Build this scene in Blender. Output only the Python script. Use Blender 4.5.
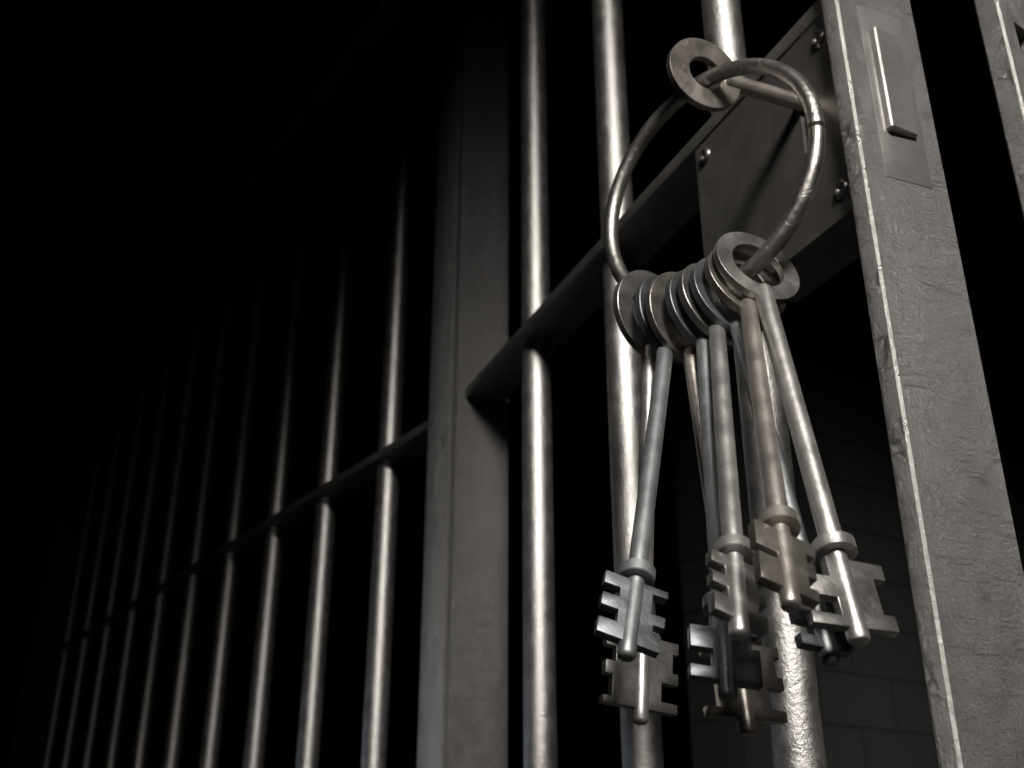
import bpy, bmesh, math, random
from mathutils import Vector, Matrix
random.seed(4)
for o in list(bpy.data.objects): bpy.data.objects.remove(o, do_unlink=True)
S = bpy.context.scene
COL = S.collection
PI = math.pi

# ------------------------------------------------------------------ camera
cd = bpy.data.cameras.new('camera'); cam = bpy.data.objects.new('camera', cd); COL.objects.link(cam)
cd.sensor_width = 36; cd.lens = 36*1069/1024.; cd.clip_start = .01
cam.location = (0, 0, 0); cam.rotation_euler = (PI/2 + math.atan(.448), 0, 0)
cd.dof.use_dof = True; cd.dof.focus_distance = .345; cd.dof.aperture_fstop = 19
S.camera = cam
# ------------------------------------------------------------------ world, lights, exposure
w = bpy.data.worlds.new('world'); S.world = w; w.use_nodes = True
w.node_tree.nodes['Background'].inputs[0].default_value = (0, 0, 0, 1)
w.node_tree.nodes['Background'].inputs[1].default_value = 0
def area(name, loc, target, sx, sy, power, col, spread=180):
    l = bpy.data.lights.new(name, 'AREA'); l.shape = 'RECTANGLE'; l.size = sx; l.size_y = sy
    l.energy = power; l.color = col; l.spread = math.radians(spread)
    o = bpy.data.objects.new(name, l); COL.objects.link(o); o.location = loc
    o.rotation_euler = (Vector(target)-Vector(loc)).to_track_quat('-Z', 'Y').to_euler()
    return o
def spot(name, loc, target, size, blend, radius, power, col):
    l = bpy.data.lights.new(name, 'SPOT'); l.spot_size = math.radians(size); l.spot_blend = blend; l.shadow_soft_size = radius
    l.energy = power; l.color = col
    o = bpy.data.objects.new(name, l); COL.objects.link(o); o.location = loc
    o.rotation_euler = (Vector(target)-Vector(loc)).to_track_quat('-Z', 'Y').to_euler()
spot('corridor_light', (.16, -1.0, .98), (.45, .33, -.33), 66, .5, .20, 142, (1, .955, .91))
area('added_ridge_light', (-.42, -1.2, 1.2), (.34, .33, .15), .12, .6, .26, (1, .96, .93), 30)  # added lamp without a visible source, brightens the post ridges
area('cool_light', (-1.5, 1.5, -.35), (-.05, .78, -.05), .2, .4, .06, (.6, .78, 1), 18)
area('far_corridor_light', (-.7, -1.2, .10), (-.38, 1.25, .08), .2, .2, .04, (1, .96, .9), 30)
V = S.view_settings; V.view_transform = 'Standard'; V.look = 'None'; V.gamma = 1; V.use_curve_mapping = False
V.exposure = 0

# ------------------------------------------------------------------ materials
def metal(name, base, rough=.4, metallic=.85, bump=.3, scale=60, dist=.001, var=.25, scratch=.2, rvar=.15, pit=0):
    m = bpy.data.materials.new(name); m.use_nodes = True
    nt = m.node_tree; N = nt.nodes; Lk = nt.links
    b = N['Principled BSDF']; b.inputs['Metallic'].default_value = metallic
    tc = N.new('ShaderNodeTexCoord')
    n1 = N.new('ShaderNodeTexNoise'); n1.inputs['Scale'].default_value = scale; n1.inputs['Detail'].default_value = 8
    n1.inputs['Roughness'].default_value = .65
    Lk.new(tc.outputs['Object'], n1.inputs['Vector'])
    n2 = N.new('ShaderNodeTexNoise'); n2.inputs['Scale'].default_value = scale*.22; n2.inputs['Detail'].default_value = 4
    Lk.new(tc.outputs['Object'], n2.inputs['Vector'])
    mx = N.new('ShaderNodeMix'); mx.data_type = 'RGBA'
    mx.inputs[6].default_value = (*[c*(1-var) for c in base], 1); mx.inputs[7].default_value = (*[min(1, c*(1+var)) for c in base], 1)
    ad = N.new('ShaderNodeMath'); ad.operation = 'ADD'; Lk.new(n1.outputs[0], ad.inputs[0]); Lk.new(n2.outputs[0], ad.inputs[1])
    mr = N.new('ShaderNodeMapRange'); mr.inputs[1].default_value = .8; mr.inputs[2].default_value = 1.2
    Lk.new(ad.outputs[0], mr.inputs[0]); Lk.new(mr.outputs[0], mx.inputs[0])
    Lk.new(mx.outputs[2], b.inputs['Base Color'])
    rr = N.new('ShaderNodeMapRange'); rr.inputs[1].default_value = .35; rr.inputs[2].default_value = .65
    rr.inputs[3].default_value = max(.05, rough-rvar); rr.inputs[4].default_value = rough+rvar
    Lk.new(n2.outputs[0], rr.inputs[0]); Lk.new(rr.outputs[0], b.inputs['Roughness'])
    # bump: fine grain, then scratches in two directions, then pits
    bp = N.new('ShaderNodeBump'); bp.inputs['Strength'].default_value = bump; bp.inputs['Distance'].default_value = dist
    Lk.new(n1.outputs[0], bp.inputs['Height']); last = bp
    if scratch:
        for k, (rot, sc) in enumerate([((.2, .5, .3), (scale*.12, scale*2.6, scale*.12)), ((-.6, .25, 1.1), (scale*.15, scale*.15, scale*2.2))]):
            mp = N.new('ShaderNodeMapping'); mp.inputs['Rotation'].default_value = rot; mp.inputs['Scale'].default_value = sc
            Lk.new(tc.outputs['Object'], mp.inputs['Vector'])
            ns = N.new('ShaderNodeTexNoise'); ns.inputs['Scale'].default_value = 1.; ns.inputs['Detail'].default_value = 2
            Lk.new(mp.outputs[0], ns.inputs['Vector'])
            m2 = N.new('ShaderNodeMapRange'); m2.inputs[1].default_value = .62; m2.inputs[2].default_value = .72
            m2.inputs[3].default_value = 1; m2.inputs[4].default_value = 0
            Lk.new(ns.outputs[0], m2.inputs[0])
            b2 = N.new('ShaderNodeBump'); b2.inputs['Strength'].default_value = scratch; b2.inputs['Distance'].default_value = dist*.5
            Lk.new(m2.outputs[0], b2.inputs['Height']); Lk.new(last.outputs[0], b2.inputs['Normal']); last = b2
    if pit:
        vo = N.new('ShaderNodeTexVoronoi'); vo.inputs['Scale'].default_value = scale*1.6
        dn = N.new('ShaderNodeMix'); dn.data_type = 'VECTOR'; dn.inputs[0].default_value = .02
        Lk.new(tc.outputs['Object'], dn.inputs[4]); Lk.new(n1.outputs[1], dn.inputs[5]); Lk.new(dn.outputs[1], vo.inputs['Vector'])
        m3 = N.new('ShaderNodeMapRange'); m3.inputs[1].default_value = .05; m3.inputs[2].default_value = .35
        Lk.new(vo.outputs['Distance'], m3.inputs[0])
        b3 = N.new('ShaderNodeBump'); b3.inputs['Strength'].default_value = pit; b3.inputs['Distance'].default_value = dist
        Lk.new(m3.outputs[0], b3.inputs['Height']); Lk.new(last.outputs[0], b3.inputs['Normal']); last = b3
    Lk.new(last.outputs[0], b.inputs['Normal'])
    return m
M_bar = metal('bar_steel', (.47, .455, .435), rough=.40, metallic=.92, bump=.5, scale=520, dist=.0008, scratch=.06, pit=.08, var=.10, rvar=.07)
M_post = metal('flat_bar_steel', (.38, .372, .358), rough=.37, metallic=.6, bump=1.0, scale=620, dist=.0045, scratch=1.0, pit=1.0, var=.08, rvar=.05)
M_smooth = metal('smooth_latch_steel', (.28, .272, .26), rough=.38, metallic=.6, bump=.15, scale=300, dist=.0008, scratch=.1, pit=0, var=.07, rvar=.05)
M_edge = metal('edge_highlight_steel', (.7, .68, .65), rough=.32, metallic=1, bump=1, scale=700, dist=.001, scratch=0, pit=.6, var=.05, rvar=.06)  # brighter steel that paints the ridge highlight onto chamfers
M_cross = metal('crossbar_steel', (.24, .23, .218), rough=.42, metallic=.8, bump=.6, scale=300, dist=.0010, scratch=.1, pit=.2, var=.08, rvar=.05)
M_plate = metal('lock_plate_steel', (.20, .19, .172), rough=.36, metallic=.7, bump=.15, scale=300, dist=.0005, scratch=.1, var=.12, rvar=.05)
M_rivet = metal('rivet_steel', (.22, .21, .20), rough=.34, metallic=.85, bump=.1, scale=200, dist=.0004, scratch=0, var=.08, rvar=.04)
M_ring = metal('ring_wire_steel', (.34, .325, .305), rough=.38, metallic=.95, bump=.5, scale=450, dist=.0006, scratch=.3, var=.14, rvar=.06)
M_warm = metal('warm_key_steel', (.50, .455, .415), rough=.38, metallic=.86, bump=.25, scale=500, dist=.0005, scratch=.08, var=.12, rvar=.06)
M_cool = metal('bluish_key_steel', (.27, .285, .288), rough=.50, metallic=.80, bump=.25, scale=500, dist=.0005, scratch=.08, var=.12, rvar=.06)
M_grey = metal('grey_key_steel', (.51, .495, .475), rough=.38, metallic=.86, bump=.25, scale=500, dist=.0005, scratch=.08, var=.12, rvar=.06)

TARNISHED = {M_warm: metal('tarnished_warm_steel', (.335, .305, .275), rough=.40, metallic=.92, bump=.35, scale=500, dist=.0005, scratch=.1, var=.14, rvar=.06),
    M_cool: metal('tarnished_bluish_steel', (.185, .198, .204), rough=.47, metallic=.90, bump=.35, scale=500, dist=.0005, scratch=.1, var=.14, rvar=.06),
    M_grey: metal('tarnished_grey_steel', (.335, .325, .308), rough=.40, metallic=.92, bump=.35, scale=500, dist=.0005, scratch=.1, var=.14, rvar=.06)}
def block_mat():
    m = bpy.data.materials.new('painted_block'); m.use_nodes = True; nt = m.node_tree; N = nt.nodes; Lk = nt.links
    b = N['Principled BSDF']; b.inputs['Roughness'].default_value = .8
    tc = N.new('ShaderNodeTexCoord'); mp = N.new('ShaderNodeMapping'); mp.inputs['Rotation'].default_value = (PI/2, 0, 0)
    br = N.new('ShaderNodeTexBrick'); Lk.new(tc.outputs['Object'], mp.inputs[0]); Lk.new(mp.outputs[0], br.inputs['Vector'])
    br.inputs['Scale'].default_value = 1; br.inputs['Brick Width'].default_value = .13; br.inputs['Row Height'].default_value = .06
    br.inputs['Mortar Size'].default_value = .002; br.inputs['Mortar Smooth'].default_value = .3
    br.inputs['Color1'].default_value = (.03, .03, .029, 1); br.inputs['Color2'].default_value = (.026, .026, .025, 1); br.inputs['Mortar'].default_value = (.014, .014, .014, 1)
    Lk.new(br.outputs['Color'], b.inputs['Base Color'])
    bp = N.new('ShaderNodeBump'); bp.invert = True; bp.inputs['Distance'].default_value = .003; bp.inputs['Strength'].default_value = .6
    Lk.new(br.outputs['Fac'], bp.inputs['Height']); Lk.new(bp.outputs[0], b.inputs['Normal'])
    return m
def concrete_mat():
    m = bpy.data.materials.new('dark_concrete'); m.use_nodes = True; nt = m.node_tree; N = nt.nodes; Lk = nt.links
    b = N['Principled BSDF']; b.inputs['Roughness'].default_value = .85
    n = N.new('ShaderNodeTexNoise'); n.inputs['Scale'].default_value = 9; n.inputs['Detail'].default_value = 8
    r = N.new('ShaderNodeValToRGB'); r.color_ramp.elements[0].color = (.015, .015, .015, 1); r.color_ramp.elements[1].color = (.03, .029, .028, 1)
    Lk.new(n.outputs[0], r.inputs[0]); Lk.new(r.outputs[0], b.inputs['Base Color'])
    return m
M_block = block_mat(); M_conc = concrete_mat()

# ------------------------------------------------------------------ mesh helpers
def obj(name, bm, mat, parent=None, smooth=True, angle=35):
    bmesh.ops.recalc_face_normals(bm, faces=bm.faces)
    me = bpy.data.meshes.new(name); bm.to_mesh(me); bm.free(); me.materials.append(mat)
    if smooth:
        me.polygons.foreach_set('use_smooth', [True]*len(me.polygons))
        me.set_sharp_from_angle(angle=math.radians(angle))
    o = bpy.data.objects.new(name, me); COL.objects.link(o)
    if parent: o.parent = parent
    return o
def thing(name, label, cat, mat4=None, group=None):
    o = bpy.data.objects.new(name, None); COL.objects.link(o); o.empty_display_size = .05
    if mat4 is not None: o.matrix_world = mat4
    o['label'] = label; o['category'] = cat
    if group: o['group'] = group
    return o
def box(bm, x0, x1, y0, y1, z0, z1, bev=0, seg=2, M=None):
    r = bmesh.ops.create_cube(bm, size=1)
    vs = r['verts']
    for v in vs: v.co = Vector(((x0+x1)/2+v.co.x*(x1-x0), (y0+y1)/2+v.co.y*(y1-y0), (z0+z1)/2+v.co.z*(z1-z0)))
    if bev:
        es = list({e for v in vs for e in v.link_edges})
        g = bmesh.ops.bevel(bm, geom=es, offset=bev, segments=seg, affect='EDGES', profile=.5)
        vs = list({v for f in g['faces'] for v in f.verts} | {v for v in vs if v.is_valid})
    if M: bmesh.ops.transform(bm, matrix=M, verts=vs)
    return vs
def lathe(bm, prof, seg=40, M=None, closed=False):
    """prof: (radius, z) pairs; closed makes a hollow ring section"""
    rings = []
    for r, z in prof:
        if r < 1e-7: rings.append([bm.verts.new((0, 0, z))])
        else: rings.append([bm.verts.new((r*math.cos(2*PI*k/seg), r*math.sin(2*PI*k/seg), z)) for k in range(seg)])
    pairs = list(zip(rings, rings[1:])) + ([(rings[-1], rings[0])] if closed else [])
    for a, b in pairs:
        for k in range(seg):
            k2 = (k+1) % seg
            if len(a) == 1 and len(b) == 1: continue
            if len(a) == 1: bm.faces.new((a[0], b[k2], b[k]))
            elif len(b) == 1: bm.faces.new((a[k], a[k2], b[0]))
            else: bm.faces.new((a[k], a[k2], b[k2], b[k]))
    vs = [v for r in rings for v in r]
    if M: bmesh.ops.transform(bm, matrix=M, verts=vs)
    return vs
def basis(x, y, z, o):
    return Matrix(((x[0], y[0], z[0], o[0]), (x[1], y[1], z[1], o[1]), (x[2], y[2], z[2], o[2]), (0, 0, 0, 1)))

def highlight_edges(o, nx, ny):
    """paler steel as a painted highlight on the lengthwise chamfers facing local (nx, ny)"""
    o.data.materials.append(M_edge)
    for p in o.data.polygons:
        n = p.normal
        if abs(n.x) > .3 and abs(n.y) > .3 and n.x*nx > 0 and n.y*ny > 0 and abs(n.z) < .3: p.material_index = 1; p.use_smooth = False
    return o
# ------------------------------------------------------------------ layout
FLOOR = -1.0; TOP = 1.13
CROSS = .3155; CROSS_T = .0073          # underside and thickness of the flat crossbar at eye height
HINGE = Vector((-.02344, .73851, FLOOR))
U = (.37681, -.92629); N_ = (.92629, .37681)       # door: along, and away from the corridor
DW = (.56698, -.82373); NW = (.82373, .56698)      # barred wall
door_M = basis((*U, 0), (*N_, 0), (0, 0, 1), HINGE)
wall_M = basis((*DW, 0), (*NW, 0), (0, 0, 1), HINGE)
UO = .105                                # first door bar lies this far from the hinge
def zz(z): return z-FLOOR

# ------------------------------------------------------------------ fixed barred wall
wall = thing('prison_bar_grille', 'long fixed barred cell front of round steel bars receding left into darkness', 'prison bars', wall_M)
RB = .0096
def round_bar(name, x, y, z0, z1, parent, r=RB):
    bm = bmesh.new(); n = 24; prof = [(0, z0), (r, z0)]+[(r, z0+(z1-z0)*k/n) for k in range(1, n)]+[(r, z1), (0, z1)]
    lathe(bm, prof, 40, Matrix.Translation((x, y, 0)))
    return obj(name, bm, M_bar, parent)
WV = .008
NB = 10
b0 = round_bar('bar', 0, 0, .03, zz(TOP), wall)
for i in range(NB):
    o = b0 if i == 0 else b0.copy()
    if i: COL.objects.link(o); o.parent = wall
    o.location = (-.1588-.1225*i, WV, 0)
XL = -.1588-.1225*NB-.02
for z, zb in ((CROSS, CROSS_T), (.862, .0073), (-.22, .0073)):
    bm = bmesh.new(); box(bm, XL, -.040, WV-.0145, WV+.0145, zz(z), zz(z)+zb, .0006); obj('crossbar', bm, M_cross, wall)
bm = bmesh.new(); box(bm, XL, .4555, -.02, .03, zz(TOP), zz(TOP)+.03, .001); obj('top_rail', bm, M_post, wall)
bm = bmesh.new(); box(bm, XL, -.006, -.02, .03, 0, .03, .001); obj('bottom_rail', bm, M_post, wall)
bm = bmesh.new(); box(bm, -.0455, -.0105, -.0195, .022, .03, zz(TOP), .0018, 1); highlight_edges(obj('hinge_post', bm, M_post, wall), -1, -1)
bm = bmesh.new(); box(bm, XL-.03, XL, -.02, .03, 0, zz(TOP)+.03, .001); obj('end_post', bm, M_post, wall)

# strike post with the latch slot cut into it
def pocket_post(x0, x1, y0, y1, z0, z1, py0, py1, pz0, pz1, depth):
    bm = bmesh.new()
    ys = [y0, py0, py1, y1]; zs = [z0, pz0, pz1, z1]
    g = [[bm.verts.new((x1, y, z)) for y in ys] for z in zs]
    for a in range(3):
        for b in range(3):
            if (a, b) != (1, 1): bm.faces.new((g[a][b], g[a][b+1], g[a+1][b+1], g[a+1][b]))
    rim = [g[1][1], g[1][2], g[2][2], g[2][1]]
    inn = [bm.verts.new((x1-depth, v.co.y, v.co.z)) for v in rim]
    for k in range(4): bm.faces.new((rim[k], rim[(k+1) % 4], inn[(k+1) % 4], inn[k]))
    bm.faces.new(inn)
    bk = {}
    def B(y, z):
        if (y, z) not in bk: bk[(y, z)] = bm.verts.new((x0, y, z))
        return bk[(y, z)]
    bm.faces.new([B(y0, z0), B(y0, z1), B(y1, z1), B(y1, z0)])
    bm.faces.new([g[0][3], g[0][2], g[0][1], g[0][0], B(y0, z0), B(y1, z0)])
    bm.faces.new([g[3][0], g[3][1], g[3][2], g[3][3], B(y1, z1), B(y0, z1)])
    bm.faces.new([g[0][0], g[1][0], g[2][0], g[3][0], B(y0, z1), B(y0, z0)])
    bm.faces.new([g[3][3], g[2][3], g[1][3], g[0][3], B(y1, z0), B(y1, z1)])
    bmesh.ops.recalc_face_normals(bm, faces=bm.faces)
    es = [e for e in bm.edges if e.calc_face_angle(0) > 1 and all(abs(v.co.x-x1) < 1e-6 or abs(v.co.x-x0) < 1e-6 for v in e.verts) and not all(v in rim for v in e.verts)]
    bmesh.ops.bevel(bm, geom=es, offset=.0009, segments=1, affect='EDGES', profile=.5)
    return bm
highlight_edges(obj('strike_post', pocket_post(.4455, .4555, -.040, .004, 0, zz(TOP), -.0305, -.018, zz(.279), zz(.321), .007), M_post, wall), 1, -1)

# ------------------------------------------------------------------ door
door = thing('barred_gate', 'barred steel cell door with lock plate, standing slightly ajar, key in its lock', 'barred gate', door_M)
D0 = .03
for i in range(3): round_bar('bar', UO+.12*i, 0, D0+.03, zz(TOP)-.03, door)
bm = bmesh.new(); box(bm, UO-.109, UO-.100, -.0205, .0205, D0, zz(TOP)-.005, .0013, 3); obj('hinge_stile', bm, M_post, door)
bm = bmesh.new(); box(bm, UO+.3307, UO+.340, -.0192, .0200, D0, zz(TOP)-.005, .0009, 1); highlight_edges(obj('lock_stile', bm, M_post, door), 1, -1)
for z in (CROSS, .862, -.22):
    bm = bmesh.new(); box(bm, UO-.100, UO+.3307, -.0145, .0160, zz(z), zz(z)+CROSS_T, .0005); obj('crossbar', bm, M_cross, door)
for z0 in (D0, zz(TOP)-.035):
    bm = bmesh.new(); box(bm, UO-.100, UO+.3307, -.0145, .0160, z0, z0+.03, .001); obj('door_rail', bm, M_post, door)
# lock case behind the cover plate
bm = bmesh.new(); box(bm, UO+.2520, UO+.3300, -.0112, .0150, zz(.2235), zz(CROSS), .0015, 3); obj('lock_case', bm, M_plate, door)
# cover plate with a keyhole: outline with hole built as a grid around it
KU, KZ = UO+.3058, zz(.2838)
def keyhole_plate():
    x0, x1, z0, z1 = UO+.2262, UO+.3300, zz(.2210), zz(CROSS)-.0003
    pts = []
    R = .0046; sw = .0019; sl = .0235          # round hole, slot half width, slot reach below centre
    a0 = math.asin(sw/R)
    for k in range(25):
        a = -PI/2+a0+(2*PI-2*a0)*k/24
        pts.append((KU+R*math.cos(a), KZ+R*math.sin(a)))
    pts += [(KU-sw, KZ-sl), (KU+sw, KZ-sl)]
    bm = bmesh.new()
    outer = [bm.verts.new((x, 0, z)) for x, z in ((x0, z0), (x1, z0), (x1, z1), (x0, z1))]
    inner = [bm.verts.new((x, 0, z)) for x, z in pts]
    es = [bm.edges.new((outer[k], outer[(k+1) % 4])) for k in range(4)]+[bm.edges.new((inner[k], inner[(k+1) % len(inner)])) for k in range(len(inner))]
    bmesh.ops.triangle_fill(bm, edges=es, use_beauty=True, use_dissolve=False)
    r = bmesh.ops.extrude_face_region(bm, geom=list(bm.faces))
    for v in [g for g in r['geom'] if isinstance(g, bmesh.types.BMVert)]: v.co.y += .0022
    bmesh.ops.translate(bm, vec=(0, -.0136, 0), verts=bm.verts)
    return bm
plate = obj('lock_plate', keyhole_plate(), M_plate, door, angle=30)
def rivet(u, z):
    bm = bmesh.new()
    prof = [(0, .0004), (.0009, .0005), (.0013, .0011), (.0019, .0014), (.0026, .0011), (.0031, .0004), (.0032, -.0004), (0, -.0004)]
    M = Matrix.Translation((u, -.0136, z)) @ Matrix.Rotation(PI/2, 4, 'X')
    lathe(bm, [(r*1.3, z_*1.3) for r, z_ in prof], 28, M); return obj('rivet', bm, M_rivet, plate)
for u, z in ((.2345, .3062), (.3212, .3050), (.3216, .2322), (.2345, .2322)): rivet(UO+u, zz(z))
# latch bolt in its smooth faceplate on the stile's edge
bm = bmesh.new(); box(bm, UO+.3390, UO+.3403, -.0095, .0118, zz(.2270), zz(.3080), .0003); obj('faceplate', bm, M_smooth, door)
bm = bmesh.new()
vs = box(bm, UO+.3395, UO+.3436, -.0058, .0078, zz(.2480), zz(.2960), .0007, 1)
for v in vs:      # the bolt's far and upper ends run out flush
    if v.co.x > UO+.3405:
        f = (v.co.y+.0058)/.0136
        v.co.x -= .0012*max(0, f)
obj('latch_bolt', bm, M_smooth, door)

# ------------------------------------------------------------------ key ring
RC = Vector((.07272, .33639, .23324)); RN = Vector((-.7349, -.67726, .03524)).normalized(); RR = .04799; RW = .0030
e1 = RN.cross(Vector((0, 0, 1))).normalized(); e2 = e1.cross(RN)
ring = thing('key_ring', 'large round wire ring hanging from the key in the lock, carrying eight keys', 'key ring', Matrix.Translation(RC))
bm = bmesh.new(); n = 220; seg = 24; g0 = 3.1721; gap = .022; rows = []
e1r, e2r = e1, e2
def ringpt(t, rad, a):
    rd = e1*math.cos(t)+e2*math.sin(t)
    return rd*(RR+rad*math.cos(a))+RN*(rad*math.sin(a))
ts = [g0+gap/2+(2*PI-gap)*k/n for k in range(n+1)]
steps = [(ts[0], 0), (ts[0], RW*.8), (ts[0]+.008, RW)]+[(t, RW) for t in ts[1:-1]]+[(ts[-1]-.008, RW), (ts[-1], RW*.8), (ts[-1], 0)]
for t, rad in steps:
    rows.append([bm.verts.new(ringpt(t, 0, 0))] if rad == 0 else [bm.verts.new(ringpt(t, rad, 2*PI*k/seg)) for k in range(seg)])
for a, b in zip(rows, rows[1:]):
    for k in range(seg):
        k2 = (k+1) % seg
        if len(a) == 1: bm.faces.new((a[0], b[k], b[k2]))
        elif len(b) == 1: bm.faces.new((a[k], a[k2], b[0]))
        else: bm.faces.new((a[k], a[k2], b[k2], b[k]))
obj('wire_ring', bm, M_ring, ring)

# ------------------------------------------------------------------ keys
def bow_bm(C, m, R, hole, th=.0030):
    """washer-shaped bow, centred at C with normal m, in world axes"""
    m = m.normalized(); x = m.orthogonal().normalized(); y = m.cross(x); h = th/2; b = .0002
    bm = bmesh.new()
    lathe(bm, [(hole, -h+b), (hole+b, -h), (R-b, -h), (R, -h+b), (R, h-b), (R-b, h), (hole+b, h), (hole, h-b)], 72, basis(x, y, m, C), closed=True)
    return bm
def rod_bm(A, d, x, prof):
    y = d.cross(x); bm = bmesh.new(); lathe(bm, prof, 32, basis(x, y, d, A)); return bm
def bit_bm(T, d, w, left, right, th):
    """flat bit with wards: left/right are (s_top, s_bottom, reach) in mm measured from the tip"""
    nn = d.cross(w).normalized(); bm = bmesh.new(); pts = []
    for s0, s1, r in left: pts += [(-r, s0), (-r, s1)]
    for s0, s1, r in reversed(right): pts += [(r, s1), (r, s0)]
    clean = []
    for q in pts:
        if not clean or abs(q[0]-clean[-1][0])+abs(q[1]-clean[-1][1]) > 1e-6: clean.append(q)
    vs = [bm.verts.new(T+w*(a*.001)-d*(s*.001)-nn*(th/2)) for a, s in clean]
    f = bm.faces.new(vs)
    r = bmesh.ops.extrude_face_region(bm, geom=[f])
    for v in [g for g in r['geom'] if isinstance(g, bmesh.types.BMVert)]: v.co += nn*th
    bmesh.ops.recalc_face_normals(bm, faces=bm.faces)
    es = [e for e in bm.edges if e.calc_face_angle(0) > .5]
    bmesh.ops.bevel(bm, geom=es, offset=.00025, segments=2, affect='EDGES', profile=.5)
    bm.normal_update()
    big = [f for f in bm.faces if len(f.verts) > 4]
    bmesh.ops.triangulate(bm, faces=big)
    return bm
KG = 'old double-bitted keys hanging on the wire ring'
def make_key(label, C, d, w, m, L, hole, left, right, mat, R=.0158, rs=.0029, col=28.6, th=.0030, front=False):
    C = Vector(C); d = Vector(d).normalized(); w = Vector(w); w = (w-d*w.dot(d)).normalized(); m = Vector(m)
    root = thing('bit_key', label, 'key', Matrix.Translation(C), KG)
    T = d*L; Z = Vector((0, 0, 0)); col *= .001
    obj('bow', bow_bm(Z, m, R, hole), TARNISHED[mat], root)
    s0 = (hole+.0008) if front else R-.0038; sc = L-col; rt = rs*.88
    prof = [(0, s0), (rs*.6, s0+.0003), (rs*.9, s0+.001), (rs, s0+.002)]
    prof += [(rs, s0+.002+(sc-s0-.002)*k/10) for k in range(1, 11)]
    prof += [(rt, sc+.001)]+[(rt, sc+.001+(L-.0012-sc-.001)*k/6) for k in range(1, 7)]
    prof += [(rt*.86, L-.0004), (rt*.6, L), (0, L+.0001)]
    obj('shank', rod_bm(Z, d, w, prof), mat, root)
    rc = rs*1.82; hc = .0020
    obj('collar', rod_bm(d*sc, d, w, [(rs*.8, -hc), (rc-.0003, -hc), (rc, -hc+.0003), (rc, hc-.0003), (rc-.0003, hc), (rs*.8, hc)]), mat, root)
    obj('bit', bit_bm(T, d, w, left, right, th), TARNISHED[mat], root)
    return root
make_key('leftmost hanging key behind the bluish one, its wide bit lowest at the left',
    (0.0526, 0.3586, 0.1891), (-0.0931, -0.1657, -0.9818), (0.916, 0.3722, -0.1497), (0.5935, -0.8047, -0.0148), 0.1540, 0.0108,
    [(27, 21.5, 12.9), (21.5, 16.9, 9.5), (16.9, 12.7, 12.9), (12.7, 6, 10.4), (6, 3.8, 13.4)],
    [(27, 23.2, 12.2), (23.2, 17.2, 10.2), (17.2, 13.5, 12.2), (13.5, 7.7, 6.4), (7.7, 4.6, 12)], M_grey, R=0.018)
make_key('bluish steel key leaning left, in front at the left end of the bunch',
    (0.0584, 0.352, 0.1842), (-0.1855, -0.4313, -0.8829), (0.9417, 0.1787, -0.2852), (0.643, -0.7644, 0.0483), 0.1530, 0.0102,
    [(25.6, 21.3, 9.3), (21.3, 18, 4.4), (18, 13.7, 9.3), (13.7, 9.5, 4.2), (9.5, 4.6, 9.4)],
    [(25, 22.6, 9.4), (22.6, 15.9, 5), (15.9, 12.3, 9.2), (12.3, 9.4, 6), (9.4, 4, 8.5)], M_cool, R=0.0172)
make_key('warm-toned key whose bit hangs lowest of all in the middle cluster',
    (0.0633, 0.3465, 0.1816), (0.0183, -0.2196, -0.9754), (0.9275, 0.368, -0.0654), (0.5666, -0.8229, 0.043), 0.1530, 0.01,
    [(27, 22, 11.8), (22, 7, 8.2), (7, 4, 12.8)],
    [(27.3, 23.8, 14), (23.8, 18, 12), (18, 14.3, 14), (14.3, 8, 7.8), (8, 5, 13.2)], M_warm, R=0.0182)
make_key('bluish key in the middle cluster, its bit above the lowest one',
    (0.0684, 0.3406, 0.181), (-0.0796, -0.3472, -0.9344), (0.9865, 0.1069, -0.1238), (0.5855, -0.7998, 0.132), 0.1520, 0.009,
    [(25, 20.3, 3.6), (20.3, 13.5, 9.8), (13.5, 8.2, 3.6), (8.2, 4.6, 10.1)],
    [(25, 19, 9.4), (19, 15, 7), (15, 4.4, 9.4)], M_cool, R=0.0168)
make_key('pale key in front of the middle cluster, its bit topmost there',
    (0.0723, 0.3359, 0.1817), (-0.109, -0.4734, -0.8741), (0.8881, 0.3486, -0.2996), (0.5648, -0.8045, 0.1839), 0.1500, 0.0086,
    [(24.6, 20.6, 8.1), (20.6, 17.2, 4), (17.2, 13.6, 8), (13.6, 10.3, 3.6), (10.3, 4.4, 7.8)],
    [(25.4, 20, 8.2), (20, 16, 5.8), (16, 12.5, 8), (12.5, 9, 5.6), (9, 4.4, 7.9)], M_grey, R=0.0166)
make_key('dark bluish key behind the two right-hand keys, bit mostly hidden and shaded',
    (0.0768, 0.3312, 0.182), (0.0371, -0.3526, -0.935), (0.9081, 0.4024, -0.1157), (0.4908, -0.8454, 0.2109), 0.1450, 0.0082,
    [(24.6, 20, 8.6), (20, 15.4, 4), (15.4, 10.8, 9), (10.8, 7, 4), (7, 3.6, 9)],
    [(25, 20, 8.9), (20, 14, 6), (14, 6, 8.9), (6, 4, 7)], M_cool, R=0.0166)
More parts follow.
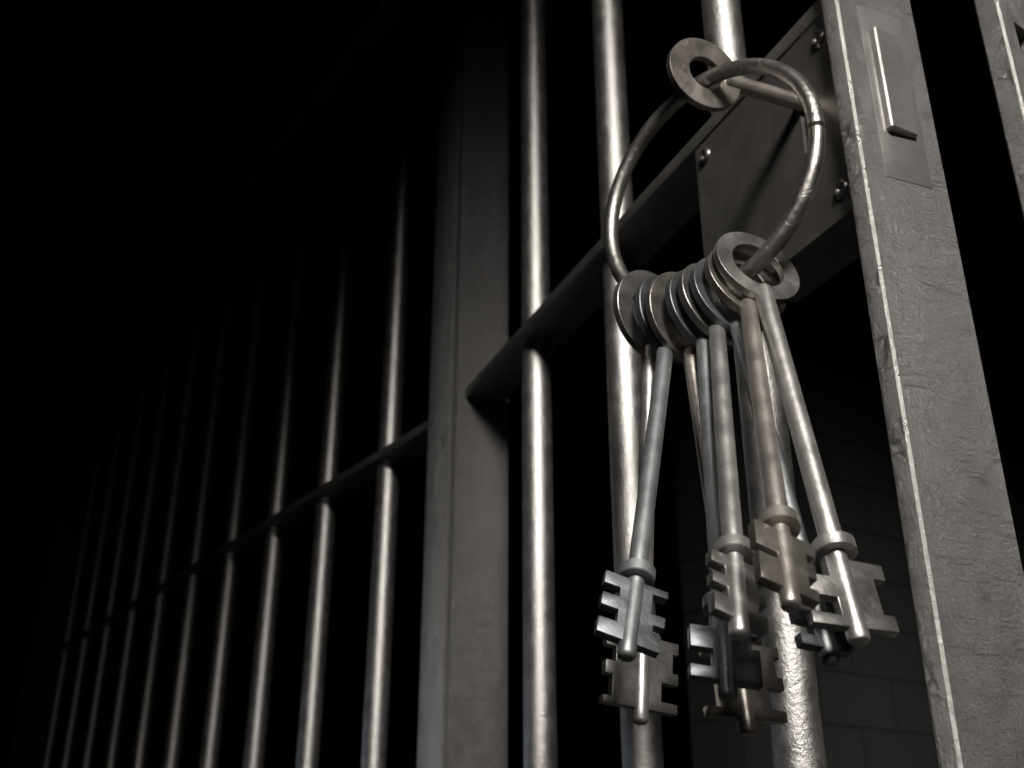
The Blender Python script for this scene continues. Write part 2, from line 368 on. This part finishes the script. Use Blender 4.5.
make_key('warm brownish key second from the right, its bit highest of all',
    (0.0813, 0.3261, 0.1843), (-0.1047, -0.5009, -0.8591), (0.8936, 0.3318, -0.3023), (0.4485, -0.8482, 0.2817), 0.1510, 0.0084,
    [(24.6, 15.9, 8.9), (15.9, 13.6, 2.8), (13.6, 4.6, 8.6)],
    [(24.6, 19.9, 8.6), (19.9, 16.8, 5.9), (16.8, 12, 8.2), (12, 8.4, 5.6), (8.4, 4.6, 8)], M_warm, R=0.0162)
make_key('rightmost hanging key, pale and thickest, leaning right with a wide bit',
    (0.0847, 0.3216, 0.1883), (0.0132, -0.3541, -0.9351), (0.9547, 0.2824, -0.0935), (0.3526, -0.8921, 0.2826), 0.1480, 0.01,
    [(24.8, 18.2, 4.6), (18.2, 11.9, 11.7), (11.9, 6.6, 4), (6.6, 3, 12.8)],
    [(24.6, 19.8, 12.3), (19.8, 8.9, 8.6), (8.9, 4.2, 11.8)], M_grey, R=0.0162, rs=.0032, front=True)

# the key standing in the lock: its shank runs level into the keyhole
C0 = Vector((.07580, .33534, .28406)); nn = Vector((*N_, 0)).normalized()
lk = thing('lock_key', 'key pushed into the door lock, its washer-like bow holding up the wire ring', 'key', Matrix.Translation(C0))
m0 = Vector((.3924, -.9189, -.0404)); m0 = (m0-nn*m0.dot(nn)*.5).normalized()
obj('bow', bow_bm(Vector((0, 0, 0)), m0, .0162, .0074), TARNISHED[M_warm], lk)
s0 = .0088; s1 = .0655; rs = .0034
obj('shank', rod_bm(Vector((0, 0, 0)), nn, Vector((0, 0, 1)), [(0, s0), (rs*.75, s0+.0002), (rs, s0+.0009)]+[(rs, s0+(s1-s0)*k/8) for k in range(1, 8)]+[(rs, s1), (0, s1)]), M_warm, lk)

# ------------------------------------------------------------------ cell interior
def structure(name, bm, mat, M=None):
    o = obj(name, bm, mat, None, smooth=False); o['kind'] = 'structure'
    if M is not None: o.matrix_world = M
    return o
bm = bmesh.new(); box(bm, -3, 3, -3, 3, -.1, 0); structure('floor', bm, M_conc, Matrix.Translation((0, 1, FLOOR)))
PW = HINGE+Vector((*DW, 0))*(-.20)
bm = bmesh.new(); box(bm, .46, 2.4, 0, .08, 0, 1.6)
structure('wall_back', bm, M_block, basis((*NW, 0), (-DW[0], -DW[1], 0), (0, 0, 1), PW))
